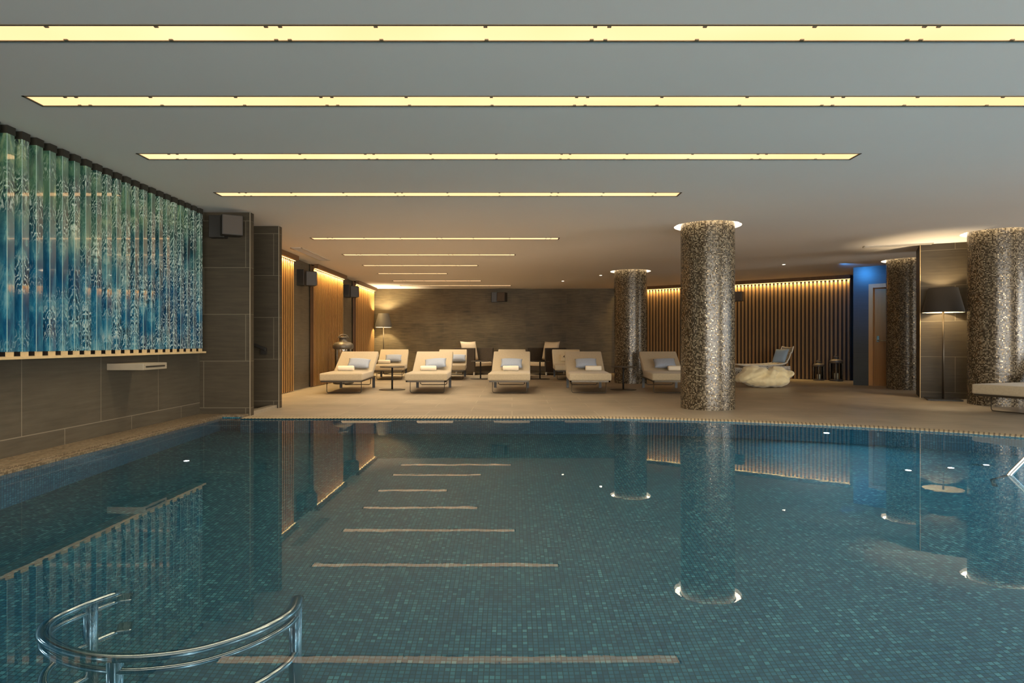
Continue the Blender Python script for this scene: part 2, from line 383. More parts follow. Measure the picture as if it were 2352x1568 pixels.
def flat_with_hole(mb, outer, hole, z):
    loops = [[Vector((p[0], p[1], 0)) for p in outer]] + ([[Vector((p[0], p[1], 0)) for p in hole]] if hole else [])
    tri = geometry.tessellate_polygon(loops)
    pts = [p for l in loops for p in l]
    vs = [mb.bm.verts.new((p.x, p.y, z)) for p in pts]
    for t in tri:
        try:
            f = mb.bm.faces.new([vs[i] for i in t]); f.normal_update()
            if f.normal.z < 0: f.normal_flip()
        except ValueError: pass
# floor (deck)
mb = MB(); flat_with_hole(mb, offset(FAR, .1), POOL, 0); struct(mb, 'floor', 'floor')
# pool basin
mb = MB(); flat_with_hole(mb, POOL, None, -1.25)
n = len(POOL)
for i in range(n):
    a, b = POOL[i], POOL[(i + 1) % n]
    mb._add([(a[0], a[1], -1.25), (b[0], b[1], -1.25), (b[0], b[1], 0.0), (a[0], a[1], 0.0)], [(0, 3, 2, 1)])
struct(mb, 'pool_basin', 'pool')
mb = MB(); flat_with_hole(mb, offset(POOL, -.002), None, -.012); wat = struct(mb, 'pool_water', 'water')
# overflow grate around the far and right edge: narrow ribbed strip let into the deck
strip = [(-3.59, 8.63)] + EDGE + [(6.85, -3.6)]
cum = 0; mb = MB(); ul = mb.bm.loops.layers.uv.new('UVMap')
def perp(p, q, d):
    v = Vector(q) - Vector(p); v.normalize(); return Vector((-v.y, v.x)) * d
for i in range(len(strip) - 1):
    a, b = Vector(strip[i]), Vector(strip[i + 1])
    pa = perp(strip[max(i - 1, 0)], strip[i + 1], .20) if i else perp(strip[0], strip[1], .20)
    pb = perp(strip[i], strip[min(i + 2, len(strip) - 1)], .20)
    ln = (b - a).length
    vs = [mb.bm.verts.new((p.x, p.y, .006)) for p in (a, b, b + pb, a + pa)]
    v2 = [mb.bm.verts.new((p.x, p.y, -.010)) for p in (a, b)]
    f = mb.bm.faces.new(vs); g = mb.bm.faces.new([v2[0], v2[1], vs[1], vs[0]])
    for l, uv in zip(f.loops, [(cum, 0), (cum + ln, 0), (cum + ln, .2), (cum, .2)]): l[ul].uv = uv
    for l, uv in zip(g.loops, [(cum, 0), (cum + ln, 0), (cum + ln, .2), (cum, .2)]): l[ul].uv = uv
    cum += ln
og = mb.build('overflow_grate', 'grate', uv=False)
tag(og, 'tan ribbed overflow grate strip edging the far and curved side of the pool', 'drain grate')
# raised kerb along the left wall
mb = MB(); mb.box(-4.27, -3.93, -3.6, 8.93, 0, .03); mb.box(-3.93, -3.6, 8.80, 8.93, 0, .03)
mb.box(-3.93, -3.905, -3.6, 8.80, -.05, .012)
tag(mb.build('pool_kerb', 'kerb'), 'raised tan mosaic kerb along the foot of the low stone wall', 'kerb')

# ------------------------------------------------------------------ ceiling with openings
SLOTS = [  # yc, x0, x1, ordinal words
    (3.77, -3.55, 5.95), (4.83, -3.55, 4.65), (6.265, -3.55, 3.30), (7.86, -3.55, 2.02), (11.2, -3.44, .81),
    (13.27, -3.44, .07), (15.1, -3.45, -.78), (16.86, -3.47, -1.66), (18.85, -3.45, -.88), (20.4, -3.49, -.02)]
SW = .21
COLS = [(3.0, 10.02), (2.97, 16.37), (8.57, 14.16), (7.87, 10.6)]
RO = .50; QS = .6
holes = [(x0, x1, yc - SW / 2, yc + SW / 2) for yc, x0, x1 in SLOTS] + [(x - QS, x + QS, y - QS, y + QS) for x, y in COLS]
xs = sorted({-6.3, 13.2} | {h[i] for h in holes for i in (0, 1)}); ys = sorted({-5.2, 21.8} | {h[i] for h in holes for i in (2, 3)})
mb = MB()
for j in range(len(ys) - 1):
    run = None
    for i in range(len(xs) - 1):
        cx, cy = (xs[i] + xs[i + 1]) / 2, (ys[j] + ys[j + 1]) / 2
        inside = any(h[0] < cx < h[1] and h[2] < cy < h[3] for h in holes)
        if not inside:
            if run is None: run = xs[i]
        if run is not None and (inside or i == len(xs) - 2):
            e = xs[i] if inside else xs[i + 1]
            mb._add([(run, ys[j], CEIL), (e, ys[j], CEIL), (e, ys[j + 1], CEIL), (run, ys[j + 1], CEIL)], [(0, 3, 2, 1)]); run = None
NS = 48
for (cx, cy) in COLS:
    for k in range(NS):
        a0, a1 = 2 * PI * k / NS, 2 * PI * (k + 1) / NS
        def sq(a):
            c, s_ = math.cos(a), math.sin(a); m_ = max(abs(c), abs(s_)); return (cx + QS * c / m_, cy + QS * s_ / m_)
        p0 = (cx + RO * math.cos(a0), cy + RO * math.sin(a0)); p1 = (cx + RO * math.cos(a1), cy + RO * math.sin(a1)); q0, q1 = sq(a0), sq(a1)
        mb._add([(*p0, CEIL), (*p1, CEIL), (*q1, CEIL), (*q0, CEIL)], [(0, 1, 2, 3)])
        mb._add([(*p0, CEIL), (*p1, CEIL), (*p1, CEIL + .07), (*p0, CEIL + .07)], [(0, 1, 2, 3)])
mb._add([(-6.3, -5.2, CEIL + .16), (13.2, -5.2, CEIL + .16), (13.2, 21.8, CEIL + .16), (-6.3, 21.8, CEIL + .16)], [(0, 3, 2, 1)])
struct(mb, 'ceiling', 'ceiling')

names = ['nearest the camera', 'second from the camera', 'third from the camera',
         'fourth from the camera', 'fifth, first of the far cluster', 'sixth from the camera, in the far cluster', 'seventh from the camera, in the far cluster',
         'shortest of all, in the far cluster', 'second from the far wall', 'closest to the far wall']
for (yc, x0, x1), nm in zip(SLOTS, names):
    r = empty('ceiling_light', ((x0 + x1) / 2, yc, CEIL), 0, 'long warm recessed ceiling slot light, ' + nm, 'ceiling light', 'recessed slot lights in the ceiling')
    hx = (x1 - x0) / 2; hy = SW / 2
    m = MB()
    for (a, b, c, d) in ((-hx, hx, -hy, -hy + .014), (-hx, hx, hy - .014, hy), (-hx, -hx + .02, -hy, hy), (hx - .02, hx, -hy, hy)): m.box(a, b, c, d, -.004, .03)
    m.build('frame', 'frame_bronze', r)
    MB().box(-hx + .014, hx - .014, -hy + .012, hy - .012, .001, .02).build('diffuser', 'slot', r)
    x = -hx + .30; k = 0; cp = None
    while x < hx - .1:
        for xx in ((x, x + .08) if k % 3 == 0 else (x,)):
            for sgn in (-1, 1):
                if cp is None: c_ = cp = MB().box(-.011, .011, -.007, .007, -.006, .002).build('clip', 'frame_bronze', r)
                else: c_ = cp.copy(); COL.objects.link(c_); c_.parent = r
                c_.location = (xx, sgn * (hy - .024), 0)
        x += .62; k += 1

# ------------------------------------------------------------------ walls
def wallseg(mb, a, b, z0=0, z1=CEIL + .16, th=.12):
    # face on the left-hand side of a->b is the room side, thickness goes to the right
    a = Vector(a); b = Vector(b); d = (b - a).normalized(); nrm = Vector((d.y, -d.x)) * th
    mb.prism([tuple(a), tuple(b), tuple(b + nrm), tuple(a + nrm)][::-1], z0, z1)
W = CEIL + .16
mb = MB(); mb.box(-4.9, -4.28, -5, 8.95, -.02, .86); struct(mb, 'wall_left', 'wall_low')
mb = MB(); mb.box(-4.9, -4.36, -5, 8.95, .86, W); mb.build('wall_left_upper', 'backing')['kind'] = 'structure'
# ledge on the low wall under the glass fins
mb = MB(); mb.box(-4.36, -4.13, 4.2, 8.82, .862, .885)
tag(mb.build('stone_ledge', 'ledge'), 'thin tan stone ledge carrying the row of blue glass fins', 'ledge')
# piers at the stair opening
mb = MB(); mb.box(-6.2, -3.586, 8.95, 9.07, 0, W); struct(mb, 'wall_stair_front', 'wall')
mb = MB(); mb.box(-6.2, -3.567, 10.0, 10.12, 0, W); struct(mb, 'wall_stair_rear', 'wall')
mb = MB(); mb.box(-6.3, -6.2, 9.0, 10.1, 0, W); struct(mb, 'wall_stair_side', 'wall')
mb = MB()
for k in range(6): mb.box(-4.10 - .28 * (k + 1), -4.10 - .28 * k, 9.08, 9.99, 0, .16 * (k + 1))
tag(mb.build('stone_steps', 'wall'), 'dark stone steps rising between the two tiled piers', 'steps')
mb = MB(); mb.box(-4.10, -3.60, 9.07, 9.16, 0, .05); mb.box(-3.70, -3.60, 9.16, 10, 0, .05)
struct(mb, 'trim_1', 'spout')
mb = MB(); mb.box(-4.72, -4.6, 10.12, 21.6, 0, W); struct(mb, 'wall_left_rear', 'wall_warm')
mb = MB(); mb.box(-4.75, 3.6, 21.6, 21.72, 0, W); struct(mb, 'wall_far', 'wall_far')
mb = MB(); wallseg(mb, (9.04, 17.3), (3.5, 21.6)); struct(mb, 'wall_far_right', 'backing')
# blue door wall with the opening cut out
A = Vector((8.1, 15.5)); B = Vector((13, 11.2)); dv = (B - A).normalized(); LN = (B - A).length
mb = MB()
wallseg(mb, (8.1, 15.5), (9.04, 17.3), th=.12)
def P_(t): return tuple(A + dv * t)
wallseg(mb, P_(.33), P_(0)); wallseg(mb, P_(LN), P_(1.45)); wallseg(mb, P_(1.45), P_(.33), 2.37, W)
struct(mb, 'wall_right_rear', 'wall_blue')
ang = math.atan2(dv.y, dv.x)
dr = empty('door_1', (*P_(.33), 0), ang, 'oak door with steel bar handle set in the dark blue wall behind the pillar', 'door'); dr['kind'] = 'structure'
m = MB(); m.box(0, .09, -.02, .10, 0, 2.37); m.box(1.03, 1.12, -.02, .10, 0, 2.37); m.box(.09, 1.03, -.02, .10, 2.28, 2.37); m.build('door_frame', 'doorframe', dr)
leaf = MB().box(.09, 1.03, .05, .09, 0, 2.28).build('door_leaf', 'doorwood', dr)
hd = MB(); hd.box(.16, .21, .035, .05, 1.02, 1.16); hd.tube([(.18, .05, 1.05), (.18, .0, 1.05), (.95, .0, 1.05), (.95, .05, 1.05)], .014, 8); hd.build('door_handle', 'chrome', leaf)
# pier with the lamp
mb = MB(); mb.prism([(7.43, 11.9), (8.09, 11.55), (8.55, 12.4), (7.89, 12.75)], 0, W); struct(mb, 'wall_pier', 'wall')
mb = MB(); mb.box(7.428, 7.436, 11.885, 11.9, 0, CEIL); mb.build('trim_2', 'ledge')['kind'] = 'structure'
mb = MB(); mb.box(-3.594, -3.584, 8.944, 8.952, 0, CEIL); mb.build('trim_3', 'trimedge')['kind'] = 'structure'
mb = MB(); mb.box(-3.575, -3.565, 9.994, 10.002, 0, CEIL); mb.build('trim_4', 'trimedge')['kind'] = 'structure'
# right wall with long window, back wall
mb = MB(); mb.box(13, 13.15, -5, 11.3, 0, .25); mb.box(13, 13.15, -5, 11.3, 2.45, W); mb.box(13, 13.15, -5, -3.5, .25, 2.45); mb.box(13, 13.15, 10.8, 11.3, .25, 2.45)
struct(mb, 'wall_right', 'wall')
mb = MB(); mb.box(-4.9, -2.5, -5.15, -5, 0, W); mb.box(11.5, 13.15, -5.15, -5, 0, W); mb.box(-2.5, 11.5, -5.15, -5, 2.45, W); mb.box(-2.5, 11.5, -5.15, -5, 0, .25)
struct(mb, 'wall_back', 'wall')
m = MB()
for k in range(7): y = -3.5 + 14.3 * k / 6; m.box(13.02, 13.1, y - .04, y + .04, .25, 2.45)
m.box(13.02, 13.1, -3.5, 10.8, .25, .32); m.box(13.02, 13.1, -3.5, 10.8, 2.38, 2.45)
w1 = m.build('window_1', 'black'); w1['kind'] = 'structure'
MB().box(13.055, 13.062, -3.46, 10.76, .3, 2.4).build('glass_pane', 'glass', w1)
m = MB()
for k in range(7): x = -2.5 + 14 * k / 6; m.box(x - .04, x + .04, -5.1, -5.02, .25, 2.45)
m.box(-2.5, 11.5, -5.1, -5.02, .25, .32); m.box(-2.5, 11.5, -5.1, -5.02, 2.38, 2.45)
w2 = m.build('fill_window', 'black'); w2['kind'] = 'structure'  # added window behind the camera, lets bright sky in to light the ceiling
MB().box(-2.46, 11.46, -5.065, -5.058, .3, 2.4).build('glass_pane', 'glass', w2)

# ------------------------------------------------------------------ glass fins
art = None; K = 24
ordw = ['first', 'second', 'third', 'fourth', 'fifth', 'sixth', 'seventh', 'eighth', 'ninth', 'tenth', 'eleventh', 'twelfth', 'thirteenth', 'fourteenth', 'fifteenth',
        'sixteenth', 'seventeenth', 'eighteenth', 'nineteenth', 'twentieth', 'twenty-first', 'twenty-second', 'twenty-third', 'twenty-fourth']
for k in range(K):
    y = 8.655 - .165 * k
    lab = 'blue and green patterned glass fin, %s from the tiled pier with the speaker' % ordw[k]
    if art is None:
        art = empty('glass_fin', (-4.14, y, 0), 0, lab, 'glass panel', 'patterned glass fins on the left wall')
        MB().box(-.215, 0, 0, .080, .925, 2.72).build('glass_body', 'art', art)
        MB().box(-.219, .006, -.006, .086, 2.72, CEIL - .002).build('cap', 'cap', art)
        MB().box(-.018, -.003, .003, .077, .885, .925).build('foot', 'ledge', art)
    else: dup(art, (-4.14, y, 0), 0, lab)
# water spout
sp = empty('water_spout', (-4.285, 7.135, .745), 0, 'flat stone water spout jutting from the low wall over the pool', 'spout')
MB().box(0, .39, -.235, .235, -.035, .035, bev=.004).build('slab', 'spout', sp)
MB().box(.388, .394, -.19, .19, -.008, .008).build('slit', 'black', sp)

# ------------------------------------------------------------------ columns
def column(cx, cy, lab):
    r = empty('mosaic_column', (cx, cy, 0), 0, lab, 'column', 'round mosaic columns')
    R = .40; n = 96; m = MB(); bm = m.bm; ul = bm.loops.layers.uv.new('UVMap')
    for i in range(n):
        a0, a1 = 2 * PI * i / n, 2 * PI * (i + 1) / n
        v = [bm.verts.new((R * math.cos(a), R * math.sin(a), z)) for a, z in ((a0, 0), (a1, 0), (a1, CEIL + .07), (a0, CEIL + .07))]
        f = bm.faces.new(v); f.smooth = False
        for l, uv in zip(f.loops, ((a0 * R, 0), (a1 * R, 0), (a1 * R, CEIL + .07), (a0 * R, CEIL + .07))): l[ul].uv = uv
    bmesh.ops.remove_doubles(bm, verts=bm.verts[:], dist=1e-5)
    for f in bm.faces: f.smooth = True
    m.build('shaft', 'column', r, uv=False)
    return r
cl = ['tall mosaic column nearest the pool, in the middle of the deck', 'mosaic column in front of the far wall, left of the slatted wall',
      'mosaic column in front of the oak door and dark blue wall', 'mosaic column at the right behind the lounger, beside the tall lamp']
for (cx, cy), l, rn in zip(COLS, cl, ('mosaic column nearest the pool', 'mosaic column by the far wall', 'mosaic column hiding part of the oak door', 'mosaic column beside the tall black lamp')):
    column(cx, cy, l)
    r = empty('ring_light', (cx, cy, CEIL), 0, 'glowing ceiling ring above the ' + rn, 'ceiling light', 'ring lights around the columns')
    m = MB()
    for k in range(36):
        a0, a1 = 2 * PI * (k + .06) / 36, 2 * PI * (k + .94) / 36
        m._add([(.415 * math.cos(a0), .415 * math.sin(a0), .058), (.49 * math.cos(a0), .49 * math.sin(a0), .058), (.49 * math.cos(a1), .49 * math.sin(a1), .058), (.415 * math.cos(a1), .415 * math.sin(a1), .058)], [(0, 3, 2, 1)])
    m.build('led_strip', 'ring', r)
    m = MB(); m.lathe([(.402, .060), (.50, .060), (.50, .068), (.402, .068)], 48, cap=False); m.build('housing', 'white_tube', r)

# ------------------------------------------------------------------ slatted panels
def slat_panel(a, b, mat, pitch, sw, sd, label, seed, head=.10, hd=.10, off=.05):
    """room side is to the left of a->b; slats stand proud of the wall line by `off`"""
    a = Vector(a); b = Vector(b); d = b - a; ln = d.length; rz = math.atan2(d.y, d.x)
    r = empty('slat_panel', (a.x, a.y, 0), rz, label, 'slatted panel', 'wooden slat panels')
    # local: x along, +y = room side
    m = MB(); m.box(0, ln, 0, off - sd if off > sd else .004, 0, CEIL - .004); m.build('backing', 'backing' if mat == 'walnut' else 'wood_dark', r)
    m = MB(); k = 0; x = pitch / 2
    while x < ln:
        m.box(x - sw / 2, x + sw / 2, off - sd, off, .012, CEIL - .05); x += pitch
    so = m.build('slats', mat, r)
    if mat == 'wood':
        so.data.materials.append(M['wood_side_shade'])
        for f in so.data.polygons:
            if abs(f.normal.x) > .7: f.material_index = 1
    MB().box(0, ln, off + .012 + .0, off + hd, CEIL - head, CEIL - .002).build('header', 'wood_dark', r)
    MB().box(.01, ln - .01, off + .014, off + .034, CEIL - head - .006, CEIL - head).build('led_strip', 'led', r)
    return r, ln, rz
panels = []
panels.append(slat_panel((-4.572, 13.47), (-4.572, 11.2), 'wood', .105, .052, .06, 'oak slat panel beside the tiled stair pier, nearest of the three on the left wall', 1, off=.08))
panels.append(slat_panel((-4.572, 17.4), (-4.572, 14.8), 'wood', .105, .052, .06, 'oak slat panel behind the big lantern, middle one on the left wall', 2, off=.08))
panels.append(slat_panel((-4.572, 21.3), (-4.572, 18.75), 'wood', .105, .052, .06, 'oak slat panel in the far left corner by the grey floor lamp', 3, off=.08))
panels.append(slat_panel((8.99, 17.295), (3.52, 21.54), 'walnut', .103, .05, .06, 'long dark walnut slatted wall at the far right behind the lanterns', 4, off=.10))
# panel direction check: room side is left of a->b for all of them

# ------------------------------------------------------------------ speakers
def speaker(loc, rz, label, sc=1, yaw=.5):
    r = empty('wall_speaker', loc, rz, label, 'speaker', 'wall speakers'); r.scale = (sc, sc, sc)
    # local +y points out of the wall
    MB().box(-.04, .17, 0, .13, -.15, .15, bev=.006).build('bracket', 'black', r)
    T = T_((-.15, .15, 0), (0, 0, yaw))
    b = MB().box(-.13, .13, -.1, .1, -.135, .135, T, bev=.012).build('cabinet', 'blackplastic', r)
    MB().box(-.118, .118, .1, .106, -.123, .123, T).build('grille', 'grille', r)
    return r
speaker((-3.93, 8.95, 2.575), PI, 'black speaker high on the tiled pier at the end of the glass fins', 1, .55)
speaker((-4.6, 14.15, 2.40), -PI / 2, 'black speaker on the left stone wall between the first two slat panels', 1.15, .5)
speaker((-4.6, 18.05, 2.42), -PI / 2, 'black speaker on the left stone wall before the far corner slat panel', 1.15, .5)
speaker((-.49, 21.6, 2.50), PI, 'black speaker high in the middle of the far stone wall', 1.1, -.4)
sv = Vector((3.5 - 9.04, 21.6 - 17.3)).normalized(); snv = Vector((-sv.y, sv.x)) * -1
def on_slat(t, o): # t along from (9.04,17.3), o out into the room
    nn = Vector((-sv.y, sv.x)); return Vector((9.04, 17.3)) + sv * t + nn * o
p = on_slat(3.05, .24); speaker((p.x, p.y, 2.33), math.atan2(sv.y, sv.x), 'black speaker on the dark slatted wall right of the central column', 1, 0)

# ------------------------------------------------------------------ handrail on the stair wall
hr = empty('stair_handrail', (-3.9, 10.0, .93), 0, 'black sloping handrail on the tiled wall by the steps', 'handrail')
m = MB(); T = T_((-.12, -.06, .08), (0, math.radians(22), 0)); m.box(-.9, .30, -.02, .02, -.022, .022, T, bev=.004); m.build('rail', 'black', hr)
m = MB(); m.box(.07, .15, -.055, 0, -.11, -.02); m.build('bracket', 'black', hr)

# ------------------------------------------------------------------ vents and downlights
def vent(x, y, w, d, rz, label):
    r = empty('ceiling_vent', (x, y, CEIL), rz, label, 'air vent')
    m = MB(); m.box(-w / 2, w / 2, -d / 2, -d / 2 + .02, -.012, 0); m.box(-w / 2, w / 2, d / 2 - .02, d / 2, -.012, 0); m.box(-w / 2, -w / 2 + .02, -d / 2, d / 2, -.012, 0); m.box(w / 2 - .02, w / 2, -d / 2, d / 2, -.012, 0)
    m.build('frame', 'vent', r)
    m = MB(); n = int(d / .03)
    for k in range(n): m.box(-w / 2 + .02, w / 2 - .02, -d / 2 + .02 + k * .03, -d / 2 + .03 + k * .03, -.010, -.001)
    m.build('slats', 'vent', r)
vent(-4.05, 13.2, .22, 1.9, 0, 'narrow pale ceiling vent above the first oak slat panel')
vent(7.05, 11.95, 1.1, .22, -.35, 'narrow pale ceiling vent in front of the tiled pier with the tall lamp')
for (x, y, l) in [(1.47, 18.9, 'small round downlight left of the rear mosaic column'), (2.35, 17.3, 'small round downlight beside the rear mosaic column'), (6.2, 14.9, 'small round downlight over the cream bean bag')]:
    r = empty('downlight', (x, y, CEIL), 0, l, 'ceiling light', 'round downlights')
    m = MB(); m.lathe([(.035, -.004), (.05, -.004), (.05, 0), (.035, 0)], 20, cap=False); m.build('trim_ring', 'white_tube', r)
    m = MB(); m.lathe([(.034, -.003), (.034, -.001)], 20); m.build('lens', 'dot', r)

# ------------------------------------------------------------------ loungers
def lounger_proto(mat, pos, rz, label):
    r = empty('sun_lounger', pos, rz, label, 'sun lounger', 'beige sun loungers on the deck')
    W2 = .415
    m = MB(); m.box(-W2, W2, -.33, 1.12, .262, .405, bev=.035, seg=4)
    for f in m.bm.faces: f.smooth = True
    m.build('seat_cushion', mat, r)
    th = math.atan2(.40, .86); LB = .97
    T = T_((0, 1.06, .285), (th, 0, 0))
    m = MB(); m.box(-W2, W2, -.02, LB, 0, .13, T, bev=.035, seg=4)
    for f in m.bm.faces: f.smooth = True
    m.build('back_cushion', mat, r)
    m = MB()
    m.box(-.39, -.36, -.30, 1.62, .232, .262); m.box(.36, .39, -.30, 1.62, .232, .262)
    m.box(-.39, .39, -.30, -.27, .232, .262); m.box(-.39, .39, 1.59, 1.62, .232, .262); m.box(-.39, .39, 1.0, 1.03, .232, .262)
    for y in (0.05, .35, .65): m.box(-.36, .36, y, y + .05, .245, .262)
    m.build('frame', 'bronze', r)
    m = MB()
    for s in (-.33, .33): m.box(s - .015, s + .015, 0, LB - .04, -.022, 0, T)
    m.tube([(-.33, 1.62, .25), (-.33, 1.72, .48)], .01, 6); m.tube([(.33, 1.62, .25), (.33, 1.72, .48)], .01, 6)
    m.build('back_support', 'bronze', r)
    m = MB(); m.tube([(-.34, 0, .24), (-.34, 0, .035), (-.325, 0, .012), (-.3, 0, .009), (.3, 0, .009), (.325, 0, .012), (.34, 0, .035), (.34, 0, .24)], .007, 8); m.build('front_leg', 'bronze', r)
    for s in (-1, 1):
        m = MB(); m.prism([(-.028, -.02), (.028, -.02), (.028, .02), (-.028, .02)], 0, .235, T_((s * .36, 1.52, 0))); m.build('rear_leg', 'black', r)
    m = MB(); m.tube([(-.30, 1.5, .235), (-.29, 1.5, .09), (-.26, 1.5, .07), (.26, 1.5, .07), (.29, 1.5, .09), (.30, 1.5, .235)], .009, 8); m.build('stretcher', 'bronze', r)
    return r
LG = [  # x, y, rz, label
    (-3.35, 13.03, math.radians(3.5), 'beige lounger at the left end of the front row, in front of the big lantern'),
    (-1.69, 13.03, math.radians(2), 'beige lounger second in the front row, between two small round tables'),
    (-.05, 13.03, math.radians(-1.5), 'beige lounger in the middle of the front row'),
    (1.535, 13.03, math.radians(-2.5), 'beige lounger in the front row left of the rear mosaic column'),
    (3.17, 13.03, math.radians(-4.5), 'beige lounger in the front row, partly hidden by the central mosaic column'),
    (-3.33, 17.75, math.radians(6), 'beige lounger in the back row below the grey floor lamp'),
    (-1.67, 17.75, math.radians(3), 'beige lounger in the back row half hidden behind the second front lounger'),
    (0.0, 17.9, 0, 'beige lounger in the back row directly behind the middle front lounger'),
    (1.57, 17.75, math.radians(-1.5), 'cream lounger in the back row behind the one left of the rear column'),
    (7.14, 9.24, math.radians(-68), 'beige lounger at the far right edge in front of the right mosaic column')]
PIL = {}
lp = None; loungers = []
for i, (x, y, rz, lab) in enumerate(LG):
    if i == 8: o = lounger_proto('mattress_pale', (x, y, 0), rz, lab)
    elif lp is None: lp = o = lounger_proto('mattress', (x, y, 0), rz, lab)
    else: o = dup(lp, (x, y, 0), rz, lab)
    loungers.append(o)
def lpt(i, v):
    x, y, rz, _ = LG[i]; return Matrix.Translation((x, y, 0)) @ Matrix.Rotation(rz, 4, 'Z') @ Vector(v)
th = math.atan2(.40, .86)
pil_mesh = None
def pillow(i, dx, label, mat='pillow', tw=0):
    global pil_mesh
    # leaning on the back cushion
    base = Vector((dx, 1.04, .425)); up = Vector((0, math.cos(.58), math.sin(.58)))
    c = base + up * .165 + Vector((0, -.045, .045))
    m = MB(); m.pillow(.47, .32, .13)
    o = m.build('pillow', mat); x, y, rz, _ = LG[i]
    o.matrix_world = Matrix.Translation(lpt(i, c)) @ Matrix.Rotation(rz, 4, 'Z') @ Matrix.Rotation(tw, 4, 'Y') @ Matrix.Rotation(.58 - PI / 2, 4, 'X')
    tag(o, label, 'pillow', 'pillows on the loungers'); return o
def towel(i, dx, label, dy=0.0, w=.34):
    m = MB(); prof = []
    n = 22; pts = []
    for k in range(n):
        a = 2 * PI * k / n; pts.append((.068 * math.copysign(abs(math.cos(a)) ** .8, math.cos(a)), .054 * math.copysign(abs(math.sin(a)) ** .8, math.sin(a)) + .054))
    v = []; f = []; xs_ = [(-w / 2, .75), (-w / 2 + .008, .93), (-w / 2 + .03, 1), (w / 2 - .03, 1), (w / 2 - .008, .93), (w / 2, .75)]
    for x, sc in xs_:
        for p in pts: v.append((x, p[0] * sc, (p[1] - .054) * sc + .054))
    for q in range(len(xs_) - 1):
        for k in range(n): f.append((q * n + k, q * n + (k + 1) % n, (q + 1) * n + (k + 1) % n, (q + 1) * n + k))
    f.append(tuple(range(n))[::-1]); f.append(tuple(range((len(xs_) - 1) * n, len(xs_) * n)))
    vs, fs = m._add(v, f)
    for x in fs: x.smooth = len(x.verts) == 4
    o = m.build('rolled_towel', 'towel'); x, y, rz, _ = LG[i]
    o.location = lpt(i, (dx, .88 + dy, .405)); o.rotation_euler = (0, 0, rz)
    tag(o, label, 'towel', 'rolled towels on the loungers')
pw = ['left end front', 'second front', 'middle front', 'fourth front', 'fifth front, partly hidden']
for i, dx in ((0, .10), (1, .07), (2, .01), (3, .02), (4, .05)):
    pillow(i, dx, 'blue-grey pillow on the %s lounger' % ['left end front', 'second front', 'middle front', 'fourth front', 'column-side front'][i], tw=[.06, -.07, .02, -.02, -.03][i])
for i, dx in ((0, -.13), (1, -.06), (2, 0), (3, .16), (4, .25)):
    towel(i, dx, 'rolled cream towel on the %s lounger' % ['left end front', 'second front', 'middle front', 'fourth front', 'column-side front'][i])
pillow(5, .02, 'blue-grey pillow on the back row lounger below the floor lamp')
towel(5, -.22, 'rolled cream towel on the back row lounger below the floor lamp', 0)
pillow(6, .16, 'pale blue pillow on the half hidden back row lounger')
pp = pillow(8, .02, 'pale pillow with a small dark sprig print on the cream back row lounger', 'mattress_pale')
m = MB()
for (x, z, w_, h_, r_) in ((-.10, .02, .020, .045, .5), (-.07, -.01, .018, .040, -.6), (-.09, -.05, .014, .045, .1), (-.12, -.03, .014, .030, -1.1), (-.06, .05, .012, .03, .9)):
    m.lathe([(.001, -.002), (1, 0), (.001, .002)], 12, T_((x, -.062, z), (PI / 2, r_, 0)) @ Matrix.Diagonal((w_, h_, 1, 1)), cap=False)
m.build('printed_sprig', 'shade_dark', pp)
towel(9, -.20, 'rolled cream towel on the lounger at the right edge')

# ------------------------------------------------------------------ side tables
st = None
for x, y, l in ((-2.55, 13.9, 'small round table between the two left front loungers'), (-.87, 18.07, 'small round table beside the left wicker armchair'),
                (.77, 18.0, 'small round table left of the right wicker armchair'), (2.37, 13.9, 'small round table in front of the rear mosaic column')):
    if st is None:
        st = empty('side_table', (x, y, 0), 0, l, 'side table', 'small round side tables')
        MB().lathe([(.001, .478), (.25, .478), (.262, .484), (.262, .492), (.255, .497), (.001, .497)], 36, cap=False).build('table_top', 'bronze', st)
        MB().lathe([(.02, .012), (.02, .48)], 16).build('stem', 'black', st)
        MB().lathe([(.001, 0), (.275, 0), (.28, .006), (.26, .011), (.02, .016), (.001, .016)], 36, cap=False).build('base', 'bronze', st)
    else: dup(st, (x, y, 0), 0, l)

# ------------------------------------------------------------------ wicker armchairs
def armchair(pos, rz, label, lab2, lab3):
    r = empty('wicker_armchair', pos, rz, label, 'armchair', 'dark wicker armchairs by the far wall')
    # local: faces +x; width along y
    m = MB(); m.box(-.40, -.34, -.46, .46, .12, .86, T_((0, 0, 0), (0, -.08, 0)), bev=.015); m.build('backrest', 'wicker', r)
    for s in (-1, 1):
        m = MB(); m.box(-.42, .42, s * .44 - .03, s * .44 + .03, .10, .84, bev=.015); m.build('arm', 'wicker', r)
    m = MB(); m.box(-.36, .40, -.41, .41, .12, .26, bev=.01); m.build('seat_frame', 'wicker', r)
    for sx in (-.38, .36):
        for sy in (-.42, .42):
            m = MB(); m.box(sx - .018, sx + .018, sy - .018, sy + .018, 0, .12); m.build('leg', 'white_tube', r)
    m = MB(); m.box(-.32, .41, -.40, .40, .262, .40, bev=.04, seg=4)
    for f in m.bm.faces: f.smooth = True
    m.build('seat_cushion', 'cream', r)
    m = MB(); m.pillow(.74, .62, .17)
    o = m.build('back_pillow', 'cream'); o.parent = r
    o.matrix_local = Matrix.Translation((-.20, 0, .745)) @ Matrix.Rotation(-.22, 4, 'Y') @ Matrix.Rotation(PI / 2, 4, 'Z')
    return r
armchair((-1.20, 20.75, 0), math.radians(-38), 'dark wicker armchair with cream cushion by the far wall, left of the pair', 0, 0)
armchair((1.08, 20.75, 0), math.radians(180 + 38), 'dark wicker armchair with cream cushion by the far wall, right of the pair', 0, 0)

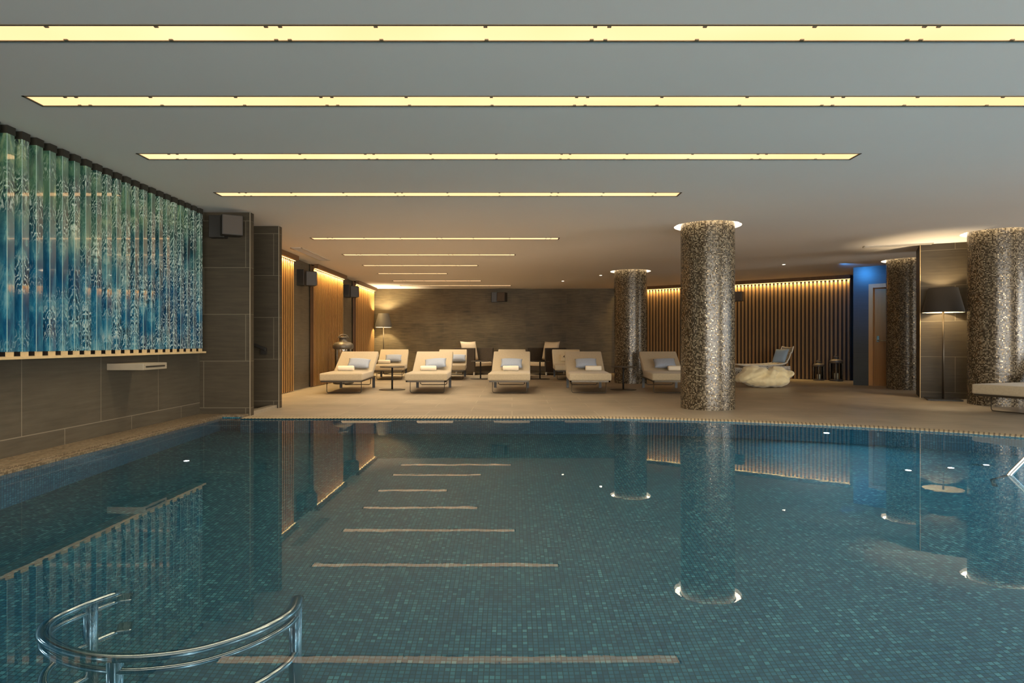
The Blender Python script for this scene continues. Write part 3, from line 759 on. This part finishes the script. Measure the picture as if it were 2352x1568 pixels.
# ------------------------------------------------------------------ floor lamps
def lamp(pos, zb, zt, rb, rt, shade, label, basehalf, rz):
    r = empty('floor_lamp', pos, rz, label, 'floor lamp', 'floor lamps')
    m = MB(); m.box(-basehalf, basehalf, -basehalf, basehalf, 0, .022, bev=.006); m.build('base', 'black', r)
    m = MB(); m.lathe([(.018, .02), (.016, zb + .02)], 14); m.build('pole', 'bronze', r)
    m = MB(); m.lathe([(rb, zb), (rt, zt), (rt - .006, zt), (rb - .006, zb), (rb, zb)], 40, cap=False); m.build('lamp_shade', shade, r)
    m = MB(); m.lathe([(rb - .007, zb + .002), (rt - .007, zt - .002)], 40, cap=False); m.build('shade_lining', 'shade_in', r)
    m = MB(); m.lathe([(.001, zb + .10), (.03, zb + .11), (.045, zb + .15), (.03, zb + .19), (.001, zb + .2)], 16, cap=False); m.build('bulb', 'bulb', r)
    return r
lamp((-4.16, 21.15, 0), 1.50, 1.95, .285, .17, 'shade_grey', 'floor lamp with grey tapered shade in the far left corner', .16, 0)
lamp((7.56, 11.45, 0), 1.53, 1.96, .325, .22, 'shade_dark', 'tall floor lamp with black shade in front of the tiled pier at the right', .26, -.46)

# ------------------------------------------------------------------ lanterns
def lantern(pos, h, w, label, group='lanterns on the deck'):
    r = empty('lantern', pos, .3, label, 'lantern', group)
    R = w / 2; zb = h * .06; zs = h * .70
    MB().lathe([(R * .9, 0), (R, h * .02), (R, zb), (R * .88, zb)], 8).build('base', 'lantern', r)
    m = MB()
    for k in range(4):
        a = PI / 4 + k * PI / 2
        m.tube([(R * .88 * math.cos(a), R * .88 * math.sin(a), zb * .8), (R * .88 * math.cos(a), R * .88 * math.sin(a), zs * .9), (R * .80 * math.cos(a), R * .80 * math.sin(a), zs + .02)], w * .055, 8)
    m.build('post', 'lantern', r)
    MB().lathe([(R * .78, zb), (R * .78, zs)], 24, cap=False).build('glass_cylinder', 'glass', r)
    MB().lathe([(R * .90, zs - h * .01), (R * .98, zs + h * .01), (R * .99, zs + h * .06), (R * .90, zs + h * .105), (R * .66, zs + h * .13), (R * .38, zs + h * .145), (R * .36, zs + h * .21), (R * .44, zs + h * .215), (R * .42, zs + h * .24), (.004, zs + h * .245)], 28).build('roof', 'lantern', r)
    pts = [(R * .5 * math.cos(a), 0, zs + h * .20 + h * .09 * math.sin(a)) for a in [PI * k / 10 for k in range(11)]]
    MB().tube(pts, w * .02, 8).build('handle', 'lantern', r)
    m = MB(); m.lathe([(w * .16, zb + .001), (w * .16, h * .30), (.002, h * .305)], 20); m.build('candle', 'candle', r)
    return r
lantern((-4.12, 15.95, 0), 1.22, .50, 'large grey metal lantern standing behind the left end lounger')
lantern((8.17, 17.4, 0), .54, .28, 'smaller dark lantern in front of the slatted wall')
lantern((8.50, 17.12, 0), .68, .33, 'taller dark lantern in front of the slatted wall, next to the blue wall')

# ------------------------------------------------------------------ woven lounge chair and ottoman
wc = empty('woven_lounge_chair', (6.55, 17.15, 0), 0, 'white woven lounge chair with open weave in front of the slatted wall', 'lounge chair')
def shell():
    m = MB(); v = []; f = []
    prof = [(-.62, .42), (-.3, .40), (.1, .385), (.42, .40), (.58, .48), (.66, .66), (.73, .87)]
    prof2 = arc(prof, 4); NW = 10
    for i, (x, z) in enumerate(prof2):
        q = i / (len(prof2) - 1)
        for j in range(NW + 1):
            b = -1 + 2 * j / NW; hw = .40 * (1 - .12 * max(0, q - .6) * 2.5)
            v.append((x - .04 * b * b * (q > .6), b * hw, z + .10 * abs(b) ** 3 * min(1, q * 1.3) * (1 if q < .85 else .3)))
    for i in range(len(prof2) - 1):
        for j in range(NW): f.append((i * (NW + 1) + j, (i + 1) * (NW + 1) + j, (i + 1) * (NW + 1) + j + 1, i * (NW + 1) + j + 1))
    vs, fs = m._add(v, f)
    for x in fs: x.smooth = True
    # rim tube
    n1 = NW + 1; k = len(prof2)
    rim = [v[i * n1] for i in range(k)] + [v[(k - 1) * n1 + j] for j in range(1, n1)] + [v[i * n1 + NW] for i in range(k - 2, -1, -1)]
    return m, rim
m, rim = shell(); sh = m.build('woven_seat', 'weave', wc); md = sh.modifiers.new('th', 'SOLIDIFY'); md.thickness = .015
MB().tube(rim, .016, 8, closed=True).build('rim', 'white_tube', wc)
m = MB(); m.prism([(-.55, -.38), (.60, -.38), (.60, .38), (-.55, .38)], .06, .40); m.build('woven_skirt', 'weave', wc)
for sx in (-.45, .5):
    for sy in (-.32, .32):
        MB().box(sx - .02, sx + .02, sy - .02, sy + .02, 0, .11).build('leg', 'white_tube', wc)
m = MB(); m.pillow(.42, .40, .13); o = m.build('pillow', 'pillow_blue')
o.matrix_world = Matrix.Translation((7.02, 17.08, .655)) @ Matrix.Rotation(math.radians(-62), 4, 'Z') @ Matrix.Rotation(-.42, 4, 'X')
tag(o, 'sky blue pillow on the white woven lounge chair', 'pillow')
ot = empty('woven_footstool', (5.72, 17.1, 0), 0, 'white woven footstool at the left of the woven lounge chair', 'footstool')
MB().box(-.30, .22, -.3, .3, .06, .36, bev=.05, seg=3).build('woven_body', 'weave', ot)
for sx in (-.22, .14):
    for sy in (-.22, .22): MB().box(sx - .02, sx + .02, sy - .02, sy + .02, 0, .07).build('leg', 'white_tube', ot)

# ------------------------------------------------------------------ bean bag
def blob(parts, vox=.03):
    m = MB()
    for (x, y, z, a, b, c, ry, rz) in parts:
        T = T_((x, y, z), (0, ry, rz)) @ Matrix.Diagonal((a, b, c, 1))
        bmesh.ops.create_icosphere(m.bm, subdivisions=3, radius=1, matrix=T)
    return m
bag = blob([(.02, 0, .15, .48, .40, .155, 0, 0), (.30, 0, .16, .30, .36, .16, 0, 0),
            (-.24, -.02, .30, .36, .33, .125, -.30, 0), (-.44, -.04, .22, .17, .28, .10, -.5, .1), (-.20, .03, .38, .22, .27, .11, .0, 0),
            (.36, .02, .30, .25, .28, .13, .12, .1), (.53, -.10, .29, .13, .20, .07, -.55, .3), (.34, .03, .385, .17, .23, .085, .0, 0),
            (.06, -.26, .27, .075, .16, .13, .5, .7), (.16, -.24, .34, .10, .14, .08, -.3, -.5)])
bo = bag.build('bean_bag', plain('cream_soft_fabric', (.80, .67, .40), .9, noise=.04, nscale=12, sheen=.3), loc=(5.64, 14.75, 0))
md = bo.modifiers.new('r', 'REMESH'); md.mode = 'VOXEL'; md.voxel_size = .022; md.use_smooth_shade = True
md = bo.modifiers.new('s', 'SMOOTH'); md.iterations = 2
tx = bpy.data.textures.new('crumple', 'CLOUDS'); tx.noise_scale = .13
md = bo.modifiers.new('d', 'DISPLACE'); md.texture = tx; md.strength = .05; md.texture_coords = 'LOCAL'
tag(bo, 'crumpled cream bean bag on the deck in front of the woven lounge chair', 'bean bag')

# ------------------------------------------------------------------ submerged rail
CX = [(-1.64, 2.72), (-1.70, 2.60), (-1.73, 2.46), (-1.68, 2.34), (-1.57, 2.25), (-1.45, 2.195), (-1.32, 2.17), (-1.2, 2.18), (-1.08, 2.22), (-.99, 2.29), (-.92, 2.38), (-.87, 2.49), (-.86, 2.58), (-.88, 2.68)]
CC = arc(CX, 4)
rl = empty('underwater_rail', (-1.3, 2.4, -1.25), 0, 'curved stainless steel guard rail standing under water in the near left of the pool', 'pool rail')
def loc3(p, z): return (p[0] + 1.3, p[1] - 2.4, z + 1.25)
for z in (-.10, -.20, -.52, -.80):
    MB().tube([loc3(p, z) for p in CC], .026 if z == -.10 else .019, 12).build('rail_tube', 'chrome', rl)
    if z < -.1: MB().box(-.03, .03, -.045, .045, -.02, .02, T_(loc3((-1.63, 2.75), z), (0, 0, .4)), bev=.008).build('clamp', 'chrome', rl)
for p in ((-1.69, 2.62), (-1.32, 2.172), (-.862, 2.60)):
    MB().tube([loc3(p, -1.25), loc3(p, -.10)], .026, 12).build('post', 'chrome', rl)
# handrail at the right edge of the pool
h2 = empty('pool_handrail', (6.9, 5.0, 0), 0, 'steel pool handrail dipping into the water at the right edge', 'handrail')
MB().tube([(-3.55 + .35, 0, -.45), (-3.22, 0, -.2), (-3.08, 0, 0), (-2.6, 0, .48), (-2.1, 0, .88), (-1.5, 0, .98), (-.2, 0, .98), (.1, 0, .9), (.2, 0, .7), (.2, 0, 0)], .020, 12).build('rail_tube', 'chrome', h2)
# underwater lights
def pl(x, y, z, nx, ny, label, s=1):
    r = empty('pool_light', (x, y, z), math.atan2(ny, nx) - PI / 2, label, 'pool light', 'underwater lights')
    T = T_((0, 0, 0), (-PI / 2, 0, 0))
    MB().lathe([(.05, 0), (.05, .012), (.032, .016), (.032, .004)], 24, T, cap=False).build('rim', 'chrome', r)
    MB().lathe([(.001, .010), (.032, .010)], 24, T, cap=False).build('lens', 'poolled', r)
PLS = [
       (3.80, 7.895, -.55, -.38, -.92, 'underwater light glowing blue on the far curved pool wall'),
       (6.85, 3.5, -.6, -1, 0, 'underwater light on the right pool wall'),]
for x, y, z, nx, ny, l in PLS: pl(x + nx * .002, y + ny * .002, z, nx, ny, l)
for x, y, l in ((-3.39, 6.8, 'small underwater floor light near the left pool wall'), (3.84, 6.33, 'small underwater floor light, left one of three'), (4.3, 6.4, 'small underwater floor light, middle one of three'), (4.72, 6.5, 'small underwater floor light, right one of three')):
    r = empty('pool_floor_light', (x, y, -1.25), 0, l, 'pool light', 'underwater floor lights')
    MB().lathe([(.04, 0), (.04, .03), (.026, .034), (.026, .02)], 20, cap=False).build('rim', 'chrome', r)
    MB().lathe([(.001, .028), (.026, .028)], 20, cap=False).build('lens', 'poolled', r)

# ------------------------------------------------------------------ lights
def area(name, loc, rot, sx, sy, power, col, spread=180):
    l = bpy.data.lights.new(name, 'AREA'); l.shape = 'RECTANGLE' if sx > .11 else 'ELLIPSE'; l.size = sx; l.size_y = sy; l.energy = power; l.color = col; l.spread = math.radians(spread)
    o = bpy.data.objects.new(name, l); COL.objects.link(o); o.location = loc; o.rotation_euler = rot; return o
def point(name, loc, power, col, r=.05):
    l = bpy.data.lights.new(name, 'POINT'); l.energy = power; l.color = col; l.shadow_soft_size = r
    o = bpy.data.objects.new(name, l); COL.objects.link(o); o.location = loc; return o
WARM = (1, .84, .60)
for yc, x0, x1 in SLOTS:
    area('slot_lamp', ((x0 + x1) / 2, yc, CEIL - .008), (0, 0, 0), x1 - x0 - .1, .17, 9.5 * (x1 - x0), WARM, 118)
# LED coves over the slats
for (r, ln, rz), pw in zip(panels, (17, 17, 17, 10)):
    o = area('cove_lamp', (0, 0, 0), (0, 0, 0), ln - .05, .02, pw * ln, (1, .68, .28), 120)
    o.parent = r; o.location = (ln / 2, (.10 if ln > 4 else .08) + .026, CEIL - .112); o.rotation_euler = (math.radians(-14), 0, 0)
# lamp bulbs
point('bulb_lamp', (-4.16, 21.15, 1.84), 120, (1, .80, .50), .04)
point('bulb_lamp', (7.56, 11.45, 1.80), 50, (1, .78, .48), .04)
bl = bpy.data.lights.new('blue_fill_lamp', 'SPOT'); bl.energy = 55; bl.color = (.05, .35, 1); bl.spot_size = math.radians(80); bl.spot_blend = .8; bl.shadow_soft_size = .03  # added blue spot without a fixture, tints the top of the door wall
bo_ = bpy.data.objects.new('blue_fill_lamp', bl); COL.objects.link(bo_); bo_.location = (7.3, 14.6, CEIL - .05)
bo_.rotation_euler = (Vector((8.3, 15.4, 2.2)) - Vector(bo_.location)).to_track_quat('-Z', 'Y').to_euler()
# underwater lamps
PC = (.62, .88, 1)
for x, y, z, nx, ny, l in PLS:
    o = area('pool_lamp', (x + nx * .03, y + ny * .03, z), (math.radians(90), 0, math.atan2(ny, nx) - PI / 2),  .06, .06, 30, PC, 170)
for x, y, p in ((6.80, 1.2, 160), (6.80, -1.5, 110), (-3.88, -1.5, 16), (-3.88, 2.0, 6), (1.5, -3.55, 130), (6.62, 5.2, 170)):
    nx, ny = (-1, 0) if x > 5 else ((1, 0) if x < -3 else (0, 1))
    area('pool_lamp', (x, y, -.5), (math.radians(90), 0, math.atan2(ny, nx) - PI / 2), .25, .25, p, PC, 175)  # added lamps out of view, no fixtures, to brighten the pool floor

w = bpy.data.worlds.new('World'); S.world = w; w.use_nodes = True
nt = w.node_tree; bg = nt.nodes['Background']
tc = N(nt, 'ShaderNodeTexCoord'); sx = N(nt, 'ShaderNodeSeparateXYZ'); L(nt, tc.outputs['Generated'], sx.inputs[0])
mr = N(nt, 'ShaderNodeMapRange', i_From_Min=-.75, i_From_Max=-.05); L(nt, sx.outputs[1], mr.inputs[0])
L(nt, mixc(nt, mr.outputs[0], (18.5, 16.4, 14.6), (.55, 1.15, 1.75)), bg.inputs[0]); bg.inputs[1].default_value = 1.0
for loc, rot, sx, sy in (((13.03, 3.65, 1.35), (0, math.radians(90), 0), 2.2, 14.3), ((4.5, -5.03, 1.35), (math.radians(90), 0, 0), 14, 2.2)):
    o = area('window_portal', loc, rot, sx, sy, 1, (1, 1, 1)); o.data.cycles.is_portal = True

# ------------------------------------------------------------------ camera
cam = bpy.data.cameras.new('Camera'); co = bpy.data.objects.new('Camera', cam); COL.objects.link(co)
co.location = (0, 0, 1.0); co.rotation_euler = (PI / 2, 0, 0)
cam.sensor_width = 36; cam.lens = 1500 / 2352 * 36; cam.shift_y = 3 / 2352; cam.clip_end = 200
S.camera = co
S.view_settings.view_transform = 'Standard'; S.view_settings.look = 'None'; S.view_settings.gamma = 1; S.view_settings.exposure = .42
S.cycles.max_bounces = 8; S.cycles.diffuse_bounces = 5; S.cycles.glossy_bounces = 5; S.cycles.transmission_bounces = 6; S.cycles.transparent_max_bounces = 8
S.cycles.sample_clamp_indirect = 3; S.cycles.use_denoising = True; S.cycles.caustics_reflective = False
